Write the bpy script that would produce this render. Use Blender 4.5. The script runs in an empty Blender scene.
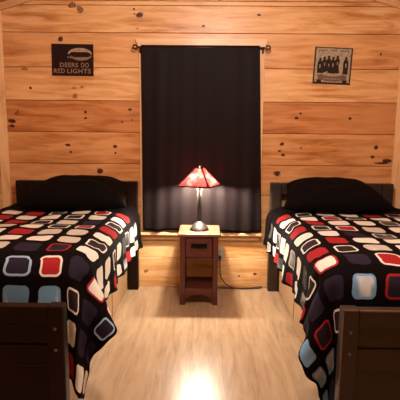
import bpy, bmesh, math, random
from mathutils import Vector, Matrix, noise as mn
from math import sin, cos, pi, radians, hypot, atan2
random.seed(7)
C = bpy.context.scene.collection
S = bpy.context.scene

# ---------------------------------------------------------------- camera, world, lights, exposure
cam = bpy.data.cameras.new('camera'); co = bpy.data.objects.new('camera', cam); C.objects.link(co)
cam.sensor_width = 36; cam.lens = 36 * 440 / 400
co.matrix_world = (Matrix.Translation((0, -3.75, 1.335)) @ Matrix.Rotation(radians(0.5), 4, 'Z')
                   @ Matrix.Rotation(radians(90 - 8.4), 4, 'X') @ Matrix.Rotation(radians(0.5), 4, 'Z'))
S.camera = co
w = bpy.data.worlds.new('world'); S.world = w; w.use_nodes = True
w.node_tree.nodes['Background'].inputs[0].default_value = (1, .86, .7, 1)
w.node_tree.nodes['Background'].inputs[1].default_value = 0.03
def lamp(name, kind, loc, energy, color, **k):
    l = bpy.data.lights.new(name, kind); l.energy = energy; l.color = color
    for a, b in k.items(): setattr(l, a, b)
    o = bpy.data.objects.new(name, l); o.location = loc; C.objects.link(o); return o
lamp('ceiling_light', 'POINT', (0.1, -2.1, 2.45), 112, (1, .94, .85), shadow_soft_size=.12)
S.view_settings.view_transform = 'Standard'; S.view_settings.look = 'None'
S.view_settings.gamma = 1; S.view_settings.exposure = 0.0

# ---------------------------------------------------------------- helpers
def tag(o, label=None, cat=None, group=None, kind=None):
    if label: o['label'] = label
    if cat: o['category'] = cat
    if group: o['group'] = group
    if kind: o['kind'] = kind
    return o
def empty(name, loc, label=None, cat=None, group=None):
    o = bpy.data.objects.new(name, None); C.objects.link(o); o.location = loc; o.empty_display_size = .1
    return tag(o, label, cat, group)
def build(name, bm, mats, parent=None, loc=None, smooth=False, world=True):
    me = bpy.data.meshes.new(name)
    bmesh.ops.recalc_face_normals(bm, faces=bm.faces[:])
    bm.to_mesh(me); bm.free()
    if not isinstance(mats, (list, tuple)): mats = [mats]
    for m in mats: me.materials.append(m)
    if smooth: me.polygons.foreach_set('use_smooth', [True] * len(me.polygons))
    o = bpy.data.objects.new(name, me); C.objects.link(o)
    if parent:
        o.parent = parent
    if loc: o.location = loc
    return o
def box(bm, x0, x1, y0, y1, z0, z1, bev=0.0, mi=0, seg=2):
    r = bmesh.ops.create_cube(bm, size=1.0)
    vs = r['verts']
    for v in vs:
        v.co = Vector((x0 + (v.co.x + .5) * (x1 - x0), y0 + (v.co.y + .5) * (y1 - y0), z0 + (v.co.z + .5) * (z1 - z0)))
    fs = list({f for v in vs for f in v.link_faces})
    for f in fs: f.material_index = mi
    if bev > 0:
        es = list({e for v in vs for e in v.link_edges})
        rb = bmesh.ops.bevel(bm, geom=es, offset=bev, segments=seg, affect='EDGES', profile=.5)
        for f in rb['faces']: f.material_index = mi
        return [f for f in bm.faces if f.is_valid and any(v in rb['verts'] for v in f.verts)]
    return fs
def BX(name, dims, mat, parent=None, bev=.004):
    bm = bmesh.new(); box(bm, *dims, bev=bev); return build(name, bm, mat, parent)
def lathe(bm, prof, cx=0, cy=0, n=32, mi=0):
    rings = []
    for r, z in prof:
        if r < 1e-5: rings.append([bm.verts.new((cx, cy, z))])
        else: rings.append([bm.verts.new((cx + r * cos(2 * pi * i / n), cy + r * sin(2 * pi * i / n), z)) for i in range(n)])
    for a, b in zip(rings, rings[1:]):
        for i in range(n):
            j = (i + 1) % n
            if len(a) == 1 and len(b) == 1: continue
            if len(a) == 1: f = bm.faces.new((a[0], b[i], b[j]))
            elif len(b) == 1: f = bm.faces.new((a[i], a[j], b[0]))
            else: f = bm.faces.new((a[i], a[j], b[j], b[i]))
            f.material_index = mi
def tube(bm, pts, r, n=10):
    pts = [Vector(p) for p in pts]; rings = []
    for i, p in enumerate(pts):
        t = (pts[min(i + 1, len(pts) - 1)] - pts[max(i - 1, 0)]).normalized()
        u = t.cross(Vector((0, 0, 1)))
        if u.length < .05: u = t.cross(Vector((1, 0, 0)))
        u.normalize(); v = t.cross(u)
        rr = r[i] if isinstance(r, (list, tuple)) else r
        rings.append([bm.verts.new(p + (u * cos(2 * pi * k / n) + v * sin(2 * pi * k / n)) * rr) for k in range(n)])
    for a, b in zip(rings, rings[1:]):
        for k in range(n): bm.faces.new((a[k], a[(k + 1) % n], b[(k + 1) % n], b[k]))
    bm.faces.new(rings[0]); bm.faces.new(rings[-1][::-1])
def spline(pts, n=10):
    pts = [Vector(p) for p in pts]; P = [pts[0]] + pts + [pts[-1]]; out = []
    for i in range(1, len(P) - 2):
        a, b, c, d = P[i - 1:i + 3]
        for k in range(n):
            t = k / n
            out.append(.5 * ((2 * b) + (c - a) * t + (2 * a - 5 * b + 4 * c - d) * t * t + (3 * b - a - 3 * c + d) * t ** 3))
    out.append(pts[-1]); return out

# ---------------------------------------------------------------- materials
class N:
    def __init__(s, name):
        s.m = bpy.data.materials.new(name); s.m.use_nodes = True
        s.t = s.m.node_tree; s.b = s.t.nodes['Principled BSDF']; s.out = s.t.nodes['Material Output']
    def n(s, ty, **k):
        x = s.t.nodes.new(ty)
        for a, b in k.items():
            if a.startswith('i_'): x.inputs[int(a[2:])].default_value = b
            else: setattr(x, a, b)
        return x
    def l(s, a, b): s.t.links.new(a, b)
    def math(s, op, a, b=None, c=None):
        x = s.n('ShaderNodeMath', operation=op)
        for i, v in enumerate((a, b, c)):
            if v is None: continue
            if hasattr(v, 'links'): s.l(v, x.inputs[i])
            else: x.inputs[i].default_value = v
        return x.outputs[0]
    def mix(s, f, a, b, bt='MIX'):
        x = s.n('ShaderNodeMix', data_type='RGBA', blend_type=bt)
        for i, v in ((0, f), (6, a), (7, b)):
            if hasattr(v, 'links'): s.l(v, x.inputs[i])
            else: x.inputs[i].default_value = v if i == 0 else (*v, 1)
        return x.outputs[2]
    def ramp(s, f, stops):
        x = s.n('ShaderNodeValToRGB'); s.l(f, x.inputs[0]); e = x.color_ramp.elements
        while len(e) < len(stops): e.new(.5)
        for q, (p, c) in zip(e, stops): q.position = p; q.color = (*c, 1)
        return x.outputs[0]
    def noise(s, scale, sc=(1, 1, 1), detail=4, rough=.55, coord='Object', off=None, dist=0):
        tc = s.n('ShaderNodeTexCoord'); mp = s.n('ShaderNodeMapping'); mp.inputs[3].default_value = sc
        s.l(tc.outputs[coord], mp.inputs[0])
        if off is not None: s.l(off, mp.inputs[1])
        nz = s.n('ShaderNodeTexNoise'); nz.inputs['Scale'].default_value = scale
        nz.inputs['Detail'].default_value = detail; nz.inputs['Roughness'].default_value = rough
        nz.inputs['Distortion'].default_value = dist
        s.l(mp.outputs[0], nz.inputs[0]); return nz.outputs[0]
    def bump(s, h, st, d=.002):
        x = s.n('ShaderNodeBump'); x.inputs[0].default_value = st; x.inputs[1].default_value = d
        s.l(h, x.inputs['Height']); s.l(x.outputs[0], s.b.inputs['Normal'])
def simple(name, col, rough=.5, metal=0, var=.25, scale=30, bump=.1, sc=(1, 1, 1), coat=0):
    a = N(name); nz = a.noise(scale, sc)
    a.l(a.mix(nz, tuple(c * (1 - var) for c in col), tuple(min(1, c * (1 + var)) for c in col)), a.b.inputs['Base Color'])
    a.b.inputs['Roughness'].default_value = rough; a.b.inputs['Metallic'].default_value = metal
    a.b.inputs['Coat Weight'].default_value = coat
    if bump: a.bump(nz, bump)
    return a.m
def pine(name, axis='x', light=(.82, .50, .235), mid=(.62, .305, .105), dark=(.36, .135, .035), rough=.38):
    a = N(name)
    sc = {'x': (1, 7, 9), 'z': (9, 7, 1), 'y': (9, 1, 9)}[axis]
    at = a.n('ShaderNodeAttribute', attribute_name='tone')
    off = a.n('ShaderNodeCombineXYZ'); v = a.math('MULTIPLY', at.outputs[2], 37.0)
    for i in range(3): a.l(v, off.inputs[i])
    g = a.noise(2.2, sc, 5, .6, off=off.outputs[0], dist=.6)
    f = a.noise(14, sc, 4, .7, off=off.outputs[0])
    big = a.noise(1.3, (1, 1, 1.5), 2, .5, off=off.outputs[0])
    c = a.ramp(g, [(.30, dark), (.45, mid), (.62, light)])
    c = a.mix(a.math('MULTIPLY', f, .22), c, dark)
    c = a.mix(a.ramp(big, [(.4, (0, 0, 0)), (.7, (.65, .65, .65))]), c, light)  # broad pale patches: boards' own pale streaks plus uneven wall light painted in
    t = a.math('MULTIPLY_ADD', at.outputs[2], .46, .62)
    tt = a.n('ShaderNodeCombineColor')
    for i in range(3): a.l(a.math('POWER', t, (.6, 1.15, 1.6)[i]), tt.inputs[i])
    c = a.mix(1.0, c, tt.outputs[0], 'MULTIPLY')
    a.l(c, a.b.inputs['Base Color']); a.b.inputs['Roughness'].default_value = rough
    a.bump(f, .12); return a.m
M = {}
M['pine'] = pine('pine_board', 'x'); M['pinev'] = pine('pine_trim', 'z', (.84, .56, .30), (.76, .45, .21), (.58, .30, .12))
M['piney'] = pine('pine_ceiling', 'y')
M['pinex'] = pine('pine_casing', 'x', (.78, .52, .28), (.7, .42, .2), (.55, .28, .12))
M['knot'] = simple('knot_dark', (.045, .014, .006), .5, var=.5, scale=90)
M['knot2'] = simple('knot_brown', (.33, .14, .05), .5, var=.4, scale=60)
M['groove'] = simple('board_gap', (.09, .03, .012), .8)
M['bed'] = simple('espresso_wood', (.011, .0036, .0028), .45, var=.45, scale=16, sc=(1, 6, 6), bump=.2); M['bed'].node_tree.nodes['Principled BSDF'].inputs['Specular IOR Level'].default_value = .2
M['bedr'] = simple('faded_espresso_wood', (.024, .0155, .0115), .5, var=.5, scale=16, sc=(1, 6, 6), bump=.2)
M['bedworn'] = simple('worn_bed_edge', (.14, .085, .05), .5, var=.5, scale=30)
M['steel'] = simple('bolt_metal', (.25, .22, .2), .35, 1)
M['blackcloth'] = simple('black_pillowcase', (.0035, .0022, .0025), .9, var=.3, scale=40, bump=.3); M['blackcloth'].node_tree.nodes['Principled BSDF'].inputs['Specular IOR Level'].default_value = .08
M['mattress'] = simple('mattress_ticking', (.3, .28, .26), .9)
M['ply'] = simple('drawer_plywood', (.40, .25, .135), .55, var=.2, scale=12, sc=(1, 1, 8))
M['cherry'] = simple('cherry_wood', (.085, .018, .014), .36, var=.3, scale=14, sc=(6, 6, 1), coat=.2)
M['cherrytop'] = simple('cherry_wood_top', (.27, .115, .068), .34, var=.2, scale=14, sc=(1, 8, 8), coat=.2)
M['iron'] = simple('black_iron', (.012, .01, .01), .4, .6)
M['rod'] = simple('bronze_rod', (.035, .016, .01), .35, .7)
M['pewter'] = simple('pewter_base', (.15, .145, .125), .38, .85, var=.2)
M['bronze'] = simple('dark_bronze', (.03, .022, .018), .42, .3, var=.4, scale=60)
M['cord'] = simple('black_rubber', (.012, .01, .01), .5)
M['plate'] = simple('outlet_plastic', (.46, .40, .34), .4, var=.05)
M['slot'] = simple('outlet_slot', (.03, .02, .02), .6)
M['glass'] = simple('night_glass', (.01, .01, .014), .08, var=0, bump=0)
M['sign'] = simple('maroon_tin', (.018, .006, .006), .5, var=.4, scale=25)
M['stencil'] = simple('tan_paint', (.24, .14, .08), .6, var=.6, scale=70, bump=0)
M['rust'] = simple('rusty_red_paint', (.22, .05, .03), .6, var=.6, scale=70, bump=0)
M['cream'] = simple('aged_cream_paint', (.36, .25, .15), .6, var=1.0, scale=60, bump=0)
M['paper'] = simple('sepia_paper', (.33, .26, .18), .55, var=.9, scale=55, bump=0)
M['ink'] = simple('sepia_ink', (.025, .014, .01), .6, bump=0)
M['midink'] = simple('sepia_mid', (.13, .075, .045), .6, bump=0)
for k in ('sign', 'iron', 'ink', 'bronze'): M[k].node_tree.nodes['Principled BSDF'].inputs['Specular IOR Level'].default_value = .15
# curtain
a = N('black_satin'); nz = a.noise(260, (1, 1, 1)); a.b.inputs['Base Color'].default_value = (.0085, .0050, .0054, 1)
a.b.inputs['Roughness'].default_value = .6; a.b.inputs['Specular IOR Level'].default_value = .10; a.bump(nz, .1); M['curtain'] = a.m
# floor laminate
a = N('oak_laminate'); tc = a.n('ShaderNodeTexCoord'); mp = a.n('ShaderNodeMapping'); mp.inputs[2].default_value = (0, 0, pi / 2); mp.inputs[1].default_value = (0.3, .07, 0)
a.l(tc.outputs['Object'], mp.inputs[0]); br = a.n('ShaderNodeTexBrick'); a.l(mp.outputs[0], br.inputs[0])
br.inputs['Color1'].default_value = (0, 0, 0, 1); br.inputs['Color2'].default_value = (1, 1, 1, 1); br.inputs['Mortar'].default_value = (.5, .5, .5, 1)
br.inputs['Scale'].default_value = 1; br.inputs['Mortar Size'].default_value = .0012; br.inputs['Brick Width'].default_value = 1.25; br.inputs['Row Height'].default_value = .19; br.offset = .37
g = a.noise(3, (8, 1, 1), 6, .65, dist=.8); f = a.noise(30, (9, 1, 1), 3)
c = a.ramp(g, [(.3, (.235, .145, .08)), (.5, (.345, .235, .145)), (.72, (.44, .32, .215))])
c = a.mix(a.math('MULTIPLY', f, .25), c, (.30, .165, .085))
c = a.mix(a.math('MULTIPLY', br.outputs[0], .28), c, (.50, .35, .225))
c = a.mix(a.math('MULTIPLY', br.outputs[1], .7), c, (.16, .08, .04))
a.l(c, a.b.inputs['Base Color']); a.b.inputs['Roughness'].default_value = .29; a.b.inputs['Specular IOR Level'].default_value = .30
a.bump(f, .04); M['floor'] = a.m
# patterned bedspread: rounded squares in a grid, colours stored per square
a = N('rounded_square_print'); uv = a.n('ShaderNodeUVMap', uv_map='cell')
tc = a.n('ShaderNodeTexCoord'); wn = a.n('ShaderNodeTexNoise'); wn.inputs['Scale'].default_value = 14; a.l(tc.outputs['Object'], wn.inputs[0])
su = a.n('ShaderNodeVectorMath', operation='SUBTRACT', i_1=(.5, .5, .5)); a.l(wn.outputs[1], su.inputs[0])
sm = a.n('ShaderNodeVectorMath', operation='SCALE'); sm.inputs['Scale'].default_value = .16; a.l(su.outputs[0], sm.inputs[0])
ad = a.n('ShaderNodeVectorMath', operation='ADD'); a.l(uv.outputs[0], ad.inputs[0]); a.l(sm.outputs[0], ad.inputs[1])
sp = a.n('ShaderNodeSeparateXYZ'); a.l(ad.outputs[0], sp.inputs[0])
def sdf(B, R):
    q = [a.math('MAXIMUM', a.math('ADD', a.math('ABSOLUTE', sp.outputs[i]), R - B), 0.0) for i in (0, 1)]
    return a.math('SUBTRACT', a.math('SQRT', a.math('ADD', a.math('POWER', q[0], 2), a.math('POWER', q[1], 2))), R)
dd = sdf(.73, .36)
fi = a.n('ShaderNodeAttribute', attribute_name='fillc'); ed = a.n('ShaderNodeAttribute', attribute_name='edgec'); st = a.n('ShaderNodeAttribute', attribute_name='streak')
mpn = a.n('ShaderNodeMapping'); mpn.inputs[2].default_value = (.4, .3, .7); mpn.inputs[3].default_value = (10, 2.5, 4); a.l(tc.outputs['Object'], mpn.inputs[0])
sn = a.n('ShaderNodeTexNoise'); sn.inputs['Scale'].default_value = 1.4; sn.inputs['Detail'].default_value = 2; a.l(mpn.outputs[0], sn.inputs[0])
sr = a.ramp(sn.outputs[0], [(.48, (0, 0, 0)), (.66, (1, 1, 1))])
fill = a.mix(a.math('MULTIPLY', sr, st.outputs[2]), fi.outputs[0], (.72, .76, .74))
inner = a.math('LESS_THAN', dd, -.14); outer = a.math('LESS_THAN', dd, 0.0)
c = a.mix(outer, (.0040, .0020, .0028), a.mix(inner, ed.outputs[0], fill))
a.l(c, a.b.inputs['Base Color']); a.b.inputs['Roughness'].default_value = .85; a.b.inputs['Specular IOR Level'].default_value = .08
a.bump(a.noise(220), .12, .001); M['print'] = a.m
# mica lamp shade: thin, lets light through
a = N('amber_red_mica'); nz = a.noise(22, (1, 1, 1), 4, .6)
c = a.ramp(nz, [(.3, (.028, .0012, .0012)), (.55, (.050, .0038, .0035)), (.75, (.12, .028, .024))])
tr = a.n('ShaderNodeBsdfTranslucent'); a.l(c, tr.inputs[0]); df = a.n('ShaderNodeBsdfDiffuse'); a.l(c, df.inputs[0])
mx = a.n('ShaderNodeMixShader'); mx.inputs[0].default_value = .72; a.l(df.outputs[0], mx.inputs[1]); a.l(tr.outputs[0], mx.inputs[2]); a.l(mx.outputs[0], a.out.inputs[0]); M['mica'] = a.m
a = N('lit_bulb'); a.b.inputs['Base Color'].default_value = (1, .9, .8, 1); a.b.inputs['Emission Color'].default_value = (1, .86, .68, 1)
a.b.inputs['Emission Strength'].default_value = 2500; M['bulb'] = a.m

# ---------------------------------------------------------------- room
XL, XR, YB = -1.735, 1.69, -4.7
def zlow(x): return 2.385 + .3 * (1.45 - abs(x))      # lower edge of the sloping trim on the end wall
ZC = .055
def struct(o): return tag(o, kind='structure')
bm = bmesh.new(); box(bm, XL - .1, XR + .1, YB, .1, -.06, 0); struct(build('floor', bm, M['floor']))
# end wall of horizontal pine boards
def set_tone(o, fn):
    at = o.data.attributes.new('tone', 'FLOAT', 'CORNER'); v = [0.0] * len(o.data.loops)
    for p in o.data.polygons:
        t = fn(p)
        for li in p.loop_indices: v[li] = t
    at.data.foreach_set('value', v)
lines = [0, .268, .546, .822, 1.085, 1.352, 1.612, 1.880, 2.157, 2.37, 2.406, 2.66, 2.93]
tones = [1.0, 1.1, .75, .42, .35, .05, .85, .5, .8, .7, .55, .5]
bm = bmesh.new()
for z0, z1 in zip(lines, lines[1:]): box(bm, XL, XR, 0, .02, z0 + .0018, z1 - .0018, bev=.0028, seg=1)
box(bm, XL, XR, .012, .08, 0, 2.95, mi=3)
KN = [(-1.084,2.369,.028,.027,2),(-1.021,2.335,.028,.027,2),(-1.188,2.104,.019,.018,1),(-1.496,1.864,.025,.015,2),(-.537,2.295,.024,.02,1),(-.581,2.341,.008,.008,1),(-.578,2.303,.006,.007,1),(-.555,2.19,.008,.008,2),(-.017,2.213,.013,.008,1),(.432,2.301,.015,.008,1),(.115,2.42,.021,.008,1),(-1.454,1.711,.01,.01,1),(-1.09,1.713,.02,.009,2),(-1.023,1.722,.016,.009,2),(-1.084,1.648,.024,.02,2),(-1.623,1.438,.03,.016,1),(-1.577,1.505,.02,.02,2),(-1.625,1.397,.021,.012,1),(-1,1.518,.011,.011,1),(-1.001,1.468,.011,.008,1),(-.626,1.541,.013,.011,1),(-.694,1.438,.008,.008,1),(-.61,1.455,.007,.007,1),(-.626,1.496,.007,.007,2),(-1.157,1.242,.017,.011,1),(-1.133,1.183,.011,.008,1),(-.757,1.233,.017,.011,1),(-.754,1.178,.008,.008,1),(-.89,1.023,.025,.02,1),(-.838,1.42,.042,.004,2),(1.436,2.001,.008,.008,1),(.801,1.52,.011,.008,1),(.769,1.483,.017,.011,1),(1.215,1.482,.013,.01,1),(1.263,1.512,.055,.004,2),(.655,1.266,.017,.012,1),(.636,1.207,.013,.008,1),(.667,1.174,.015,.011,1),(.817,1.234,.007,.007,1),(1.448,1.244,.017,.015,1),(1.423,1.164,.015,.012,1),(1.545,1.13,.036,.018,1),(1.50,1.112,.05,.008,1),(.622,1.016,.025,.02,1),(.999,.96,.008,.007,1),(-.493,.45,.013,.008,1),(-.505,.142,.02,.016,2),(.318,.106,.008,.007,1),(.458,.126,.013,.01,1)]
rk = random.Random(3)
def blob(x, z, rx, rz, y, mi):
    n = 14; ph = rk.random() * 6; c = bm.verts.new((x, y, z)); ring = []
    for i in range(n):
        t = 2 * pi * i / n; s = 1 + .14 * sin(2 * t + ph) + .1 * sin(3 * t + 2 * ph)
        ring.append(bm.verts.new((x + rx * s * cos(t), y + .0002, z + rz * s * sin(t))))
    for i in range(n):
        f = bm.faces.new((c, ring[i], ring[(i + 1) % n])); f.material_index = mi
for x, z, rx, rz, k in KN:
    rx *= 1.0; rz *= .95
    if k == 1: blob(x, z, rx, rz, -.0008, 1); blob(x, z, rx * 1.3, rz * 1.25, -.0004, 2)
    elif rx > .016 and abs(rx - rz) < .003: blob(x, z, rx, rz, -.0004, 1); blob(x, z, rx * .8, rz * .78, -.0008, 2); blob(x, z, rx * .3, rz * .25, -.0012, 1)
    else: blob(x, z, rx, rz, -.0006, 2)
wb = struct(build('wall_back', bm, [M['pine'], M['knot'], M['knot2'], M['groove']]))
def tone_back(p):
    z = p.center.z
    for i, (a0, a1) in enumerate(zip(lines, lines[1:])):
        if a0 <= z < a1: return tones[i]
    return .5
set_tone(wb, tone_back)
def sidewall(name, x0, x1, fx):
    bm = bmesh.new(); ys = YB
    for z0, z1 in zip(lines[:10], lines[1:11]): box(bm, x0, x1, YB, 0, z0 + .0018, z1 - .0018, bev=.0028, seg=1)
    box(bm, fx[0], fx[1], YB, 0, 0, 2.4, mi=1)
    o = struct(build(name, bm, [M['piney'], M['groove']])); r = random.Random(name)
    tl = [r.random() for _ in lines]
    set_tone(o, lambda p: tl[min(len(tl) - 1, int(p.center.z / .27))])
sidewall('wall_left', XL - .02, XL, (XL - .08, XL - .012)); sidewall('wall_right', XR, XR + .02, (XR + .012, XR + .08))
bm = bmesh.new(); box(bm, XL, XR, YB - .08, YB, 0, 2.95); o = struct(build('wall_front', bm, M['pine'])); set_tone(o, lambda p: .6)
# gabled board ceiling
bm = bmesh.new()
def slab(bm, x0, x1, y0, y1, t=.02, g=.002, dz=0):
    zz = lambda x: zlow(x) + ZC + dz
    a = [(x0, zz(x0)), (x1, zz(x1))]
    vs = [bm.verts.new((x, y, z + q)) for q in (0, t) for y in (y0, y1) for x, z in a]
    for idx in ((0, 1, 3, 2), (4, 6, 7, 5), (0, 2, 6, 4), (1, 5, 7, 3), (0, 4, 5, 1), (2, 3, 7, 6)): bm.faces.new([vs[i] for i in idx])
for s in (-1, 1):
    e = XR + .02 if s > 0 else -XL + .02
    k = 0; x = 0
    while x < e:
        x1 = min(x + .2, e); slab(bm, s * (x + .002), s * (x1 - .002), YB, .0); x = x1
o = struct(build('ceiling', bm, M['piney'])); r = random.Random(5); tt = {}
set_tone(o, lambda p: tt.setdefault(int((p.center.x + 5) / .2), r.random()))
bm = bmesh.new()
for s in (-1, 1):
    e = XR + .06 if s > 0 else -XL + .06
    slab(bm, 0, s * e, YB, .08, dz=.03)
struct(build('ceiling', bm, M['groove']))
def trim(name, bm, mat, tone=.8):
    o = struct(build(name, bm, mat)); set_tone(o, lambda p: tone); return o
for i, s in enumerate((-1, 1)):
    bm = bmesh.new(); e = XR if s > 0 else -XL
    pts = [(0, zlow(0)), (s * e, zlow(e)), (s * e, zlow(e) + ZC), (0, zlow(0) + ZC)]
    f = [bm.verts.new((x, -.022, z)) for x, z in pts]; b = [bm.verts.new((x, -.0015, z)) for x, z in pts]
    bm.faces.new(f); bm.faces.new(b[::-1])
    for k in range(4): bm.faces.new((f[k], f[(k + 1) % 4], b[(k + 1) % 4], b[k]))
    trim('trim_%d' % (i + 1), bm, M['pinex'], .45)
bm = bmesh.new(); box(bm, XL + .001, -1.662, -.024, -.0015, .001, zlow(1.66) - .004, bev=.004); trim('trim_3', bm, M['pinev'], 1.05)
bm = bmesh.new(); box(bm, 1.592, XR - .001, -.024, -.0015, .001, zlow(1.6) - .004, bev=.004); trim('trim_4', bm, M['pinev'], 1.0)

# window behind the curtain: casing, sash, dark pane
win = struct(empty('window_1', (0, 0, 0)))
def cas(name, d, mat, tone=.8, bev=.003):
    bm = bmesh.new(); box(bm, *d, bev=bev); o = build(name, bm, mat, win); set_tone(o, lambda p: tone); return o
bm = bmesh.new()
x0, x1 = -.572, .507
pts = [(x0, 2.108), (x1, 2.108), (x1 - .02, 2.03), (x0 + .03, 2.03)]
f = [bm.verts.new((x, -.026, z)) for x, z in pts]; b = [bm.verts.new((x, -.0015, z)) for x, z in pts]
bm.faces.new(f); bm.faces.new(b[::-1])
for k in range(4): bm.faces.new((f[k], f[(k + 1) % 4], b[(k + 1) % 4], b[k]))
o = build('head_casing', bm, M['pinex'], win); set_tone(o, lambda p: .95)
cas('side_casing', (-.542, -.47, -.024, -.0015, .505, 2.028), M['pinev'], .9)
cas('side_casing', (.425, .486, -.024, -.0015, .505, 2.028), M['pinev'], .95)
cas('window_sill', (-.55, .50, -.05, -.0015, .478, .503), M['pinex'], .9)
cas('apron', (-.53, .48, -.020, -.0015, .432, .476), M['pinex'], .75)
bm = bmesh.new()
for d in ((-.468, .423, 2.0, 2.028), (-.468, .423, .505, .545), (-.468, -.43, .547, 1.998), (.385, .423, .547, 1.998), (-.43, .385, 1.25, 1.29)):
    box(bm, d[0], d[1], -.018, -.002, d[2], d[3], bev=.002)
o = build('sash', bm, M['pinex'], win); set_tone(o, lambda p: .8)
BX('pane', (-.429, .384, -.010, -.004, .546, 1.997), M['glass'], win, 0)

# curtain rod
rod = empty('curtain_rod', (-.04, -.055, 2.035), 'dark bronze curtain rod with ring finials above the window', 'curtain rod')
def loc_bm(o, bm): bmesh.ops.translate(bm, vec=-o.location, verts=bm.verts[:]); return bm
bm = bmesh.new(); tube(bm, [(-.545, -.055, 2.035), (.482, -.055, 2.035)], .007, 12); build('pole', loc_bm(rod, bm), M['rod'], rod, smooth=True)
for s, x in ((-1, -.552), (1, .49)):
    bm = bmesh.new(); R0 = .017
    pts = [(x + s * R0 + R0 * cos(t * pi / 8), -.055, 2.035 + R0 * sin(t * pi / 8)) for t in range(17)]
    tube(bm, pts, .0065, 8); build('finial', loc_bm(rod, bm), M['rod'], rod, smooth=True)
    bm = bmesh.new(); xb = x - s * .022
    box(bm, xb - .007, xb + .007, -.032, -.026, 1.992, 2.032, bev=.002); tube(bm, [(xb, -.03, 2.012), (xb, -.05, 2.012), (xb, -.058, 2.022)], .006, 8)
    build('bracket', loc_bm(rod, bm), M['rod'], rod, smooth=False)
for k in ('sign', 'iron', 'ink', 'bronze'): M[k].node_tree.nodes['Principled BSDF'].inputs['Specular IOR Level'].default_value = .15
# curtain
bm = bmesh.new(); nx, nz_ = 110, 60; G = []
rc = random.Random(11)
for j in range(nz_ + 1):
    t = j / nz_; z = 2.052 - t * (2.052 - .525); row = []
    for i in range(nx + 1):
        s = i / nx; xl = -.520 + .002 * t; xr = .440 + .055 * min(1, t * 1.0)
        x = xl + s * (xr - xl)
        amp = .003 + .010 * t * t
        y = -.060 + amp * (sin(s * 31 + 1.5 * t) * .55 + sin(s * 57 + 2 + 2 * t) * .35) + .006 * t * mn.noise(Vector((s * 6, t * 4, 0)))
        if t < .03: y = -.0545 - .0125 * cos(max(-1, (z - 2.035) / .017) * pi / 2)
        zz = z - .006 * sin(s * 17) * t - (.012 * (s) * t)
        row.append(bm.verts.new((x, y, zz)))
    G.append(row)
for j in range(nz_):
    for i in range(nx): bm.faces.new((G[j][i], G[j][i + 1], G[j + 1][i + 1], G[j + 1][i]))
cur = build('window_curtain', bm, M['curtain'], smooth=True)
md = cur.modifiers.new('t', 'SOLIDIFY'); md.thickness = .002; md.offset = -1
tag(cur, 'long black curtain covering the window, hanging from the bronze rod', 'curtain')

# ---------------------------------------------------------------- beds
W_ = (.74, .72, .67); Rd = (.34, .020, .024); Bl = (.17, .36, .60); Gy = (.52, .48, .42); Nv = (.022, .018, .034); Dk = (.030, .018, .022); Cg = (.07, .065, .07)
LB = (.30, .46, .66); BK = (.0040, .0020, .0028); DR = (.12, .01, .012)
CODE = {'W': (W_, W_, 0), 'G': (Gy, Gy, .3), 'R': (Rd, Rd, 0), 'B': (Bl, Bl, .85), 'D': (Nv, Nv, 0), 'r': (Rd, W_, 0), 'd': (Dk, W_, 0), 'n': (Nv, LB, 0),
        'q': (Nv, Rd, 0), 'w': (W_, Rd, 0), 'g': (Cg, Gy, .5), 's': (Cg, Cg, .7), '.': (BK, BK, 0), 'm': (DR, DR, 0), 'b': (Bl, W_, .8)}
# columns from the aisle (hem first); letters run from the pillow to the foot
COLS_R = ['.gWRsWRWsRDBBB.bB', '.sWgWWgWsdDqBDRbB', '..RWdRWdRwDdDBBW.', '..dWRdWRdDBDRWBdR', '..WrWrDWGrqBDdWRB', '..WdWGgWWDBrWDRBd',
          '..RWgWWRdWDqBWRdW', '..dWRWdWRrDBnWdRB', '..WRWgRWDWBDrWBqD', '..dWRdWRWDrBDWRBd']
COLS_L = ['.gWRsWRWswnDWW.WD', '.sWgsWdWWwDDWDnRD', '..RWdRWdWDdWRWDWR', '..rGDrGGqrBDdWRBW', '..WdGdGWDnBrWDRBR', '..dWdWRWGdrBRBdWR',
          '..RWRGWdWRrBqWRdW', '..WRWdRWGdWnDBdRB', '..dWRWGRWDrBnWBqD', '..WRGdWRdWDrBWRBd']
UB = [-.43, -.33, -.18, -.018, .135, .305, .475, .645, .815, .98, 1.19]
ZT, R0 = .757, .13
def fall(r, flare):
    q = R0 * pi / 2
    if r < q: return R0 * sin(r / R0), R0 * (1 - cos(r / R0))
    e = r - q; return R0 + flare * e, R0 + e * math.sqrt(max(.05, 1 - flare ** 2))
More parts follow.
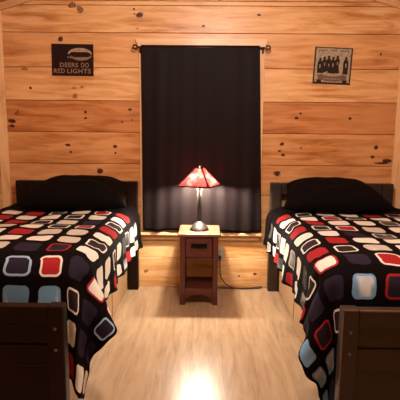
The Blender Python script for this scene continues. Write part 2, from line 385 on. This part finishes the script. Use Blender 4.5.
def cover_pos(u, v, seed, vs):
    vs = -.06 if vs else 0
    """u: path across from the aisle edge of the top, v: path from the pillow end; bed-local X grows away from the aisle"""
    a_ = max(0, -u - .02); b_ = max(0, v - (1.22 + vs)); o_ = max(0, u - .87)
    X = .685 + u; Y = -.44 - v; z = ZT
    if a_ > 0: X = .665
    if b_ > 0: Y = -1.66 - vs * 1.0
    if o_ > 0: X = .685 + .87
    if a_ > 0 or b_ > 0:
        r = hypot(a_, b_); ph = atan2(b_, a_); fl = .06 + ((.42 if seed > 4 else .36) if a_ > .0 and b_ > 0 else 0) * max(0, sin(min(pi, (2.9 if seed > 4 else 3.5) * ph)))
        h, d = fall(r, min(.75, fl))
        fold = max(0, r - .12) * (.16 * sin(ph * 7 + seed) * sin(2 * ph) + .045 * (sin(v * 19 + seed) + .7 * sin(v * 43 + 2 * seed) + 1.2 * mn.noise(Vector((v * 8, seed, u * 3)))) * cos(ph) ** 2 + .04 * sin(u * 17) * sin(ph) ** 2)
        h += fold
        X -= h * cos(ph); Y -= h * sin(ph); z -= d
    if o_ > 0:
        q = .06; h = q * sin(min(o_ / q, pi / 2)); X += h; z -= max(0, o_ - .04)
    nz1 = mn.noise(Vector((X * 3.3 + seed, Y * 3.3, z * 3.3))); nz2 = mn.noise(Vector((X * 9 + seed, Y * 9, z * 9)))
    k = .016 * nz1 + .006 * nz2
    if a_ > .08 or b_ > .08:
        X += k * 1.1; Y += .3 * k
    else: z += k
    if X > .53: Y = max(Y, -1.918)
    X = min(X, 1.635); z = max(z, .012)
    return X, Y, z
def bedspread(sgn, cols, seed, vs, label):
    bm = bmesh.new(); K = 8
    uvl = bm.loops.layers.uv.new('cell'); fl_ = bm.loops.layers.float_color.new('fillc'); el = bm.loops.layers.float_color.new('edgec'); sl = bm.loops.layers.float.new('streak')
    nrow = len(cols[0]); pit = .165; VB = [-.33 + pit * k for k in range(nrow + 1)]
    VB = [v + (vs if v > 0 else vs * (v + .33) / .33) for v in VB]
    VB = [v for v in VB if v <= 2.0]; nrow = len(VB) - 1
    us = [UB[i] + (UB[i + 1] - UB[i]) * k / K for i in range(len(UB) - 1) for k in range(K)] + [UB[-1]]
    vv = [VB[i] + (VB[i + 1] - VB[i]) * k / K for i in range(nrow) for k in range(K)] + [VB[-1]]
    V = [[None] * len(vv) for _ in us]
    for i, u in enumerate(us):
        for j, v in enumerate(vv):
            X, Y, z = cover_pos(u, v, seed, vs); V[i][j] = bm.verts.new((sgn * X, Y, z))
    for i in range(len(us) - 1):
        for j in range(len(vv) - 1):
            f = bm.faces.new((V[i][j], V[i + 1][j], V[i + 1][j + 1], V[i][j + 1]))
            ci, cj = i // K, j // K; fc, ec, s = CODE[cols[ci][cj]]
            for lp, (p, q) in zip(f.loops, ((i, j), (i + 1, j), (i + 1, j + 1), (i, j + 1))):
                lp[uvl].uv = (2 * (p - ci * K) / K - 1, 2 * (q - cj * K) / K - 1)
                lp[fl_] = (*fc, 1); lp[el] = (*ec, 1); lp[sl] = s
    o = build('bedspread', bm, M['print'], smooth=True)
    md = o.modifiers.new('t', 'SOLIDIFY'); md.thickness = .010; md.offset = -1 if sgn > 0 else -1
    tag(o, label, 'bedspread', 'bedspreads with rounded squares')
    return o
bedspread(1, COLS_R, 2.3, 0, 'black bedspread printed with rounded squares on the right bed')
bedspread(-1, COLS_L, 5.1, .035, 'black bedspread printed with rounded squares on the left bed')

def make_bed(sgn, label):
    X0, X1 = .56, 1.583
    t = empty('bed', (sgn * 1.085, -1.0, 0), label, 'bed', 'twin beds')
    def part(name, dims, mat=None, parent=None, bev=.006):
        bm = bmesh.new()
        for d in (dims if isinstance(dims, list) else [dims]):
            xa, xb = sorted((sgn * d[0], sgn * d[1])); box(bm, xa, xb, *d[2:], bev=bev)
        bmesh.ops.translate(bm, vec=-t.location, verts=bm.verts[:])
        return build(name, bm, mat or M['bedr' if sgn > 0 else 'bed'], parent or t)
    head = part('headboard', [(X0 + .091, X1 - .091, -.085, -.035, .845, .945), (X0 + .091, X1 - .091, -.08, -.04, .40, .725)])
    for x in (X0, X1 - .09): part('post', (x, x + .09, -.095, -.028, 0, .945), bev=.008)
    part('footboard', [(X0 + .0965, X1 - .0965, -1.995, -1.945, .540, .616), (X0 + .0965, X1 - .0965, -1.975, -1.945, .440, .536), (X0 + .0965, X1 - .0965, -1.980, -1.945, .335, .436), (X0 + .0965, X1 - .0965, -1.965, -1.945, .10, .33)])
    for x in (X0 + .026, X1 - .096):
        p = part('post', (x, x + .07, -2.0, -1.94, 0, .620), bev=.008)
        for z in (.52, .425):
            bm = bmesh.new(); bmesh.ops.create_cone(bm, cap_ends=True, segments=14, radius1=.007, radius2=.0055, depth=.006)
            bmesh.ops.rotate(bm, matrix=Matrix.Rotation(pi / 2, 3, 'X'), verts=bm.verts[:])
            bmesh.ops.translate(bm, vec=Vector((sgn * (x + .036), -2.002, z)) - t.location, verts=bm.verts[:])
            build('bolt', bm, M['steel'], p)
    if sgn > 0:   # rubbed, paler edge along the top of the footboard
        part('worn_edge', [(X0 + .034, X0 + .090, -2.0012, -1.996, .6125, .6205), (X0 + .099, X1 - .099, -1.9962, -1.990, .609, .6165), (X0 + .0255, X0 + .0305, -2.0006, -1.992, .02, .610)], M['bedworn'], bev=.002)
    for x in (X0 + .115, X1 - .055): part('side_rail', (x, x + .03, -1.925, -.10, .375, .47))
    part('slat_base', (X0 + .15, X1 - .06, -1.92, -.10, .40, .43))
    part('drawer_runner', (X0 + .46, X0 + .48, -1.90, -.10, .012, .37))
    for y0, y1 in ((-.705, -.10), (-1.34, -.728), (-1.90, -1.363)):
        dr = part('drawer', (X0 + .095, X0 + .45, y0, y1, .012, .365), M['ply'], bev=.003)
    for y in (-.7165, -1.3515): part('gap_shade_strip', (X0 + .112, X0 + .455, y - .008, y + .008, .012, .365))  # dark strips added inside the drawer gaps to stand for the shade there
    return t
make_bed(1, 'dark brown wooden bed on the right with paler rubbed footboard edge')
make_bed(-1, 'dark brown wooden bed on the left of the nightstand')
for sgn, lab in ((1, 'bare mattress under the bedspread of the right bed'), (-1, 'bare mattress under the bedspread of the left bed')):
    xa, xb = sorted((sgn * .72, sgn * 1.56)); bm = bmesh.new(); box(bm, xa, xb, -1.62, -.11, .475, .70, bev=.04, seg=4)
    tag(build('mattress', bm, M['mattress'], smooth=True), lab, 'mattress', 'mattresses')
def pillow(x, label, seed, L=.74):
    bm = bmesh.new(); n = 40; vs = {}
    for side in (0, 1):
        for i in range(n + 1):
            for j in range(n + 1):
                s = 2 * i / n - 1; t = 2 * j / n - 1
                if side and (abs(s) == 1 or abs(t) == 1): vs[(1, i, j)] = vs[(0, i, j)]; continue
                e = (max(0, 1 - abs(s) ** 3.6) ** .6) * (max(0, 1 - abs(t) ** 2.6) ** .5)
                h = e * (.115 if not side else -.085) + (.012 * mn.noise(Vector((s * 3 + seed, t * 3, side * 4))) * e)
                px = s * L / 2 * (1 - .05 * (1 - abs(t) ** 2)) * (1 - .14 * t); py = t * .235 * (1 - .05 * (1 - abs(s)))
                vs[(side, i, j)] = bm.verts.new((px, py, h))
    for side in (0, 1):
        for i in range(n):
            for j in range(n):
                q = [vs[(side, i, j)], vs[(side, i + 1, j)], vs[(side, i + 1, j + 1)], vs[(side, i, j + 1)]]
                bm.faces.new(q if not side else q[::-1])
    bmesh.ops.rotate(bm, matrix=Matrix.Rotation(radians(17), 3, 'X'), verts=bm.verts[:])
    o = build('pillow', bm, M['blackcloth'], smooth=True, loc=(x, -.335, .874)); tag(o, label, 'pillow', 'black pillows'); return o
pillow(1.0, 'plump black pillow against the headboard of the right bed', 1)
pillow(-.985, 'plump black pillow against the headboard of the left bed', 9)

# ---------------------------------------------------------------- nightstand
CX = -.033
ns = empty('nightstand', (CX, -.25, 0), 'narrow red-brown wooden nightstand with one drawer between the beds', 'nightstand')
def npart(name, dims, mat='cherry', parent=None, bev=.003, o=ns):
    bm = bmesh.new()
    for d in (dims if isinstance(dims, list) else [dims]): box(bm, *d, bev=bev)
    bmesh.ops.translate(bm, vec=-o.location, verts=bm.verts[:]); return build(name, bm, M[mat], parent or o)
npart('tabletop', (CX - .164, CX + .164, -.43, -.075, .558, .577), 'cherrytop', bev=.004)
for x in (CX - .148, CX + .108):
    for y in (-.42, -.12): npart('leg', (x, x + .04, y, y + .04, 0, .556))
for x in (CX - .142, CX + .130): npart('side_panel', (x, x + .012, -.379, -.121, .06, .555))
npart('back_panel', (CX - .107, CX + .107, -.10, -.09, .386, .555))
npart('divider', (CX - .107, CX + .107, -.410, -.105, .368, .382))
npart('shelf', (CX - .107, CX + .107, -.398, -.105, .116, .132))
bm = bmesh.new(); n = 24; P = []
for i in range(n + 1):
    s = 2 * i / n - 1; P.append((CX + s * .107, .135, .052 + .034 * max(0, 1 - (s / .86) ** 2) ** .6 if abs(s) < .86 else .052))
fr = [[bm.verts.new((x, y, z)) for x, zt, zb in P for z in (zt, zb)] for y in (-.415, -.40)]
for i in range(n):
    a0, b0, c0, d0 = 2 * i, 2 * i + 1, 2 * i + 3, 2 * i + 2
    bm.faces.new([fr[0][k] for k in (a0, b0, c0, d0)]); bm.faces.new([fr[1][k] for k in (a0, d0, c0, b0)])
    bm.faces.new((fr[0][a0], fr[0][d0], fr[1][d0], fr[1][a0])); bm.faces.new((fr[0][b0], fr[1][b0], fr[1][c0], fr[0][c0]))
bmesh.ops.translate(bm, vec=-ns.location, verts=bm.verts[:]); build('arched_rail', bm, M['cherry'], ns)
npart('rail', (CX - .107, CX + .107, -.412, -.40, .536, .556))
dr = npart('drawer', [(CX - .102, CX + .102, -.417, -.402, .388, .533), (CX - .095, CX + .095, -.401, -.13, .392, .52)])
bm = bmesh.new(); box(bm, CX - .062, CX + .062, -.4215, -.4172, .463, .500, bev=.0015)
tube(bm, spline([(CX - .05, -.421, .488), (CX - .05, -.434, .480), (CX, -.438, .466), (CX + .05, -.434, .480), (CX + .05, -.421, .488)], 6), .0045, 8)
bmesh.ops.translate(bm, vec=-ns.location, verts=bm.verts[:]); build('handle', bm, M['iron'], dr)

# ---------------------------------------------------------------- table lamp
LX, LY, LZ = -.034, -.262, .577
lp = empty('table_lamp', (LX, LY, LZ), 'lit table lamp with red mica shade and dark post on the nightstand', 'lamp')
bm = bmesh.new(); lathe(bm, [(0, 0), (.079, 0), (.079, .008), (.074, .013), (0, .013)]); build('foot', bm, M['iron'], lp, smooth=False)
bm = bmesh.new(); lathe(bm, [(.071, .0135), (.069, .022), (.060, .028), (.056, .036), (.047, .046), (.036, .054), (.024, .062), (.018, .070), (0, .070)]); build('base', bm, M['pewter'], lp, smooth=True)
bm = bmesh.new(); lathe(bm, [(.0165, .0705), (.019, .074), (.0165, .08), (.0165, .325), (.019, .331), (.0155, .337), (0, .337)], n=20)
for k in range(10):
    t = 2 * pi * k / 10; tube(bm, [(.0168 * cos(t), .0168 * sin(t), .085), (.0168 * cos(t), .0168 * sin(t), .32)], .0022, 6)
build('post', bm, M['bronze'], lp, smooth=True)
bm = bmesh.new(); lathe(bm, [(.010, .338), (.019, .342), (.019, .372), (.012, .378), (0, .378)], n=20)
tube(bm, [(0, 0, .376), (0, 0, .499)], .0035)
for q in (-1, 1): tube(bm, [(q * .010, 0, .372), (q * .026, 0, .374)], [.008, .011], 12)
build('socket', bm, M['pewter'], lp, smooth=True)
for s in (-1, 1):
    bm = bmesh.new(); tube(bm, [(s * .012, -.022, .372), (s * .022, -.026, .36), (s * .0225, -.026, .335)], .0009, 6)
    bmesh.ops.create_uvsphere(bm, u_segments=8, v_segments=6, radius=.0035, matrix=Matrix.Translation((s * .0225, -.026, .333))); build('pull_chain', bm, M['pewter'], lp)
for q in (-1, 1):
    bm = bmesh.new(); lathe(bm, [(0, 0), (.009, .001), (.012, .010), (.020, .022), (.024, .034), (.021, .046), (.011, .054), (0, .057)], n=16)
    bmesh.ops.rotate(bm, matrix=Matrix.Rotation(q * radians(58), 3, 'Y'), verts=bm.verts[:])
    bmesh.ops.translate(bm, vec=(q * .027, 0, .378), verts=bm.verts[:]); build('bulb', bm, M['bulb'], lp, smooth=True)
zb, zt, RB, RT, ang = .362, .500, .186, .036, radians(22)
corner = lambda k, R, z: Vector((R * sin(ang + k * pi / 2), -R * cos(ang + k * pi / 2), z))
shade = empty('shade', (0, 0, 0)); shade.parent = lp
for k in range(4):
    bm = bmesh.new(); n = 6
    A, B, D, E_ = corner(k, RB, zb), corner(k + 1, RB, zb), corner(k + 1, RT, zt), corner(k, RT, zt)
    vs = [bm.verts.new(p) for p in (A, B, D, E_)]; bm.faces.new(vs); build('mica_panel', bm, M['mica'], shade)
bm = bmesh.new()
for k in range(4):
    tube(bm, [corner(k, RB + .002, zb), corner(k, RT + .002, zt)], .0075, 6)
    tube(bm, [corner(k, RB, zb), corner(k + 1, RB, zb)], .0060, 6); tube(bm, [corner(k, RT, zt), corner(k + 1, RT, zt)], .004, 6)
    tube(bm, [corner(k, RT, zt), (0, 0, zt)], .002, 6)
build('shade_frame', bm, M['iron'], shade)
bm = bmesh.new(); lathe(bm, [(0, .497), (.005, .499), (.004, .508), (.011, .512), (.011, .516), (.006, .522), (0, .524)], n=16); build('finial', bm, M['bronze'], lp, smooth=True)

# outlet and cord
ol = empty('wall_outlet', (.145, 0, .305), 'pale wall outlet on the boards just right of the nightstand', 'outlet')
bm = bmesh.new(); box(bm, -.035, .035, -.007, -.0008, -.058, .058, bev=.003); cp = build('cover_plate', bm, M['plate'], ol)
for z in (-.022, .022):
    bm = bmesh.new(); box(bm, -.013, .013, -.009, -.0072, z - .014, z + .014, bev=.002); so = build('socket', bm, M['plate'], ol)
    bm = bmesh.new()
    for x in (-.005, .005): box(bm, x - .0012, x + .0012, -.0098, -.0092, z - .005, z + .005)
    build('slot', bm, M['slot'], so)
cd = empty('power_cord', (.17, -.03, .25), 'black lamp cord curling from the outlet along the floor', 'cord')
bm = bmesh.new(); box(bm, .133, .158, -.040, -.0100, .272, .294, bev=.004); bmesh.ops.translate(bm, vec=-cd.location, verts=bm.verts[:]); build('plug', bm, M['cord'], cd)
bm = bmesh.new()
tube(bm, spline([(.146, -.038, .275), (.148, -.05, .19), (.155, -.055, .12), (.19, -.055, .06), (.24, -.055, .025), (.32, -.05, .008), (.42, -.045, .007), (.50, -.04, .012), (.515, -.03, .02), (.50, -.022, .017), (.40, -.03, .006), (.28, -.034, .006), (.17, -.03, .006), (.05, -.03, .006), (-.02, -.035, .006)], 8), .0045, 8)
bmesh.ops.translate(bm, vec=-cd.location, verts=bm.verts[:]); build('wire', bm, M['cord'], cd, smooth=True)

# ---------------------------------------------------------------- signs
def flat(pts, y0, y1):
    bm = bmesh.new(); f = [bm.verts.new((x, y0, z)) for x, z in pts]; b = [bm.verts.new((x, y1, z)) for x, z in pts]
    bm.faces.new(f); bm.faces.new(b[::-1])
    for k in range(len(pts)): bm.faces.new((f[k], f[(k + 1) % len(pts)], b[(k + 1) % len(pts)], b[k]))
    return bm
def rect(x, z, w_, h): return [(x - w_ / 2, z - h / 2), (x + w_ / 2, z - h / 2), (x + w_ / 2, z + h / 2), (x - w_ / 2, z + h / 2)]
def text_mesh(name, body, size, x, z, width, mat, parent, y=-.0045, bold=.0):
    cu = bpy.data.curves.new(name, 'FONT'); cu.body = body; cu.size = size; cu.align_x = 'CENTER'; cu.extrude = .0006; cu.offset = bold; cu.space_character = 1.1
    ob = bpy.data.objects.new(name, cu); C.objects.link(ob); bpy.context.view_layer.update()
    me = bpy.data.meshes.new_from_object(ob); bpy.data.objects.remove(ob)
    xs = [v.co.x for v in me.vertices]; k = width / (max(xs) - min(xs)); mid = (max(xs) + min(xs)) / 2
    me.transform(Matrix.Translation((x, y, z)) @ Matrix.Rotation(pi / 2, 4, 'X') @ Matrix.Diagonal((k, 1, 1, 1)) @ Matrix.Translation((-mid, 0, 0)))
    me.materials.clear(); me.materials.append(mat); o = bpy.data.objects.new(name, me); C.objects.link(o); o.parent = parent; return o
sg = empty('tin_sign', (-1.092, -.006, 1.938), 'dark maroon sign with tan stencilled lettering above the left bed', 'sign')
sg.rotation_euler = (0, radians(.6), 0)
BXs = lambda name, pts, y0, y1, mat, par: build(name, flat(pts, y0, y1), mat, par)
BXs('plate', rect(0, 0, .343, .252), -.003, .0045, M['sign'], sg)
text_mesh('lettering', 'DEERS', .050, -.030, -.058, .150, M['stencil'], sg, bold=.001)
text_mesh('lettering', 'DO', .050, .102, -.058, .064, M['stencil'], sg, bold=.001)
text_mesh('lettering', 'RED', .050, -.110, -.106, .090, M['stencil'], sg, bold=.001)
text_mesh('lettering', 'LIGHTS', .050, .052, -.106, .195, M['stencil'], sg, bold=.001)
def crescent(cx, cz, rx, rz, a0, a1, th, n=20):
    o_ = [(cx + rx * cos(a0 + (a1 - a0) * i / n), cz + rz * sin(a0 + (a1 - a0) * i / n)) for i in range(n + 1)]
    i_ = [(cx + (rx - th * .5) * cos(a0 + (a1 - a0) * i / n), cz + (rz - th * (sin(pi * i / n) ** .7) - .002) * sin(a0 + (a1 - a0) * i / n)) for i in range(n + 1)]
    return o_ + i_[::-1]
BXs('emblem', crescent(.062, .045, .100, .050, .05, pi - .05, .030), -.0045, -.0031, M['cream'], sg)
BXs('emblem', crescent(.070, .038, .088, .042, pi + .15, 2 * pi - .05, .024), -.0045, -.0031, M['stencil'], sg)
for k in range(4): BXs('emblem', rect(-.035 + k * .018, .022 - k * .004, .010, .014 - .002 * k), -.0045, -.0031, M['stencil'], sg)

s2 = empty('vintage_photo_sign', (1.046, -.006, 1.906), 'aged tin sign with a sepia group photograph above the right bed', 'sign')
s2.rotation_euler = (0, radians(2.2), 0)
BXs('plate', rect(0, 0, .306, .290), -.003, .0045, M['ink'], s2)
BXs('print', rect(0, 0.002, .286, .270), -.0040, -.0031, M['paper'], s2)
for k in range(13):
    if k not in (4, 8): BXs('title_marks', rect(-.118 + k * .0195, .119, .011, .012), -.0048, -.0041, M['midink'], s2)
bmf = [(-.105, .0, .10), (-.070, .012, .12), (-.035, .02, .11), (.0, .012, .12), (.035, .022, .12), (.070, .0, .09), (.105, .016, .13)]
for k, (x, z, h) in enumerate(bmf):
    body = [(x - .020, z - h * .62), (x + .020, z - h * .62), (x + .021, z + .015), (x + .013, z + .034), (x + .007, z + .037)]
    head = [(x + .0105 * cos(t * pi / 6), z + .047 + .012 * sin(t * pi / 6)) for t in range(-2, 9)]
    BXs('figure', body + head + [(x - .007, z + .037), (x - .013, z + .034), (x - .021, z + .015)], -.0048 - .00005 * k, -.0041, M['paper'] if k == 5 else M['ink'], s2)
for x, z, q in ((-.105, .005, 1), (-.068, .02, .8), (.0, .018, 1), (.036, .03, .8), (.106, .02, 1.1), (-.034, .012, .7)): BXs('shirt', [(x - .005 * q, z), (x + .006 * q, z + .002), (x + .003, z - .028 * q), (x - .002, z - .030 * q)], -.0055, -.0052, M['paper'], s2)
BXs('figure', [(-.06, -.060), (.06, -.060), (.045, .0), (.02, .012), (-.03, .010), (-.05, -.005)], -.0052, -.0049, M['ink'], s2)
BXs('figure', [(-.095, -.070), (-.040, -.045), (-.035, -.052), (-.085, -.080)], -.0056, -.0053, M['paper'], s2)
BXs('banner', [(-.12, -.078), (-.09, -.070), (-.04, -.084), (.04, -.084), (.09, -.070), (.12, -.078), (.115, -.112), (.04, -.124), (-.04, -.124), (-.115, -.112)], -.0060, -.0057, M['midink'], s2)
for k in range(9): BXs('banner_marks', rect(-.064 + k * .016, -.105, .008, .010), -.0066, -.0061, M['paper'], s2)
for x in (-.105, .105): BXs('corner_mark', rect(x, -.124, .038, .020), -.0062, -.0057, M['ink'], s2)
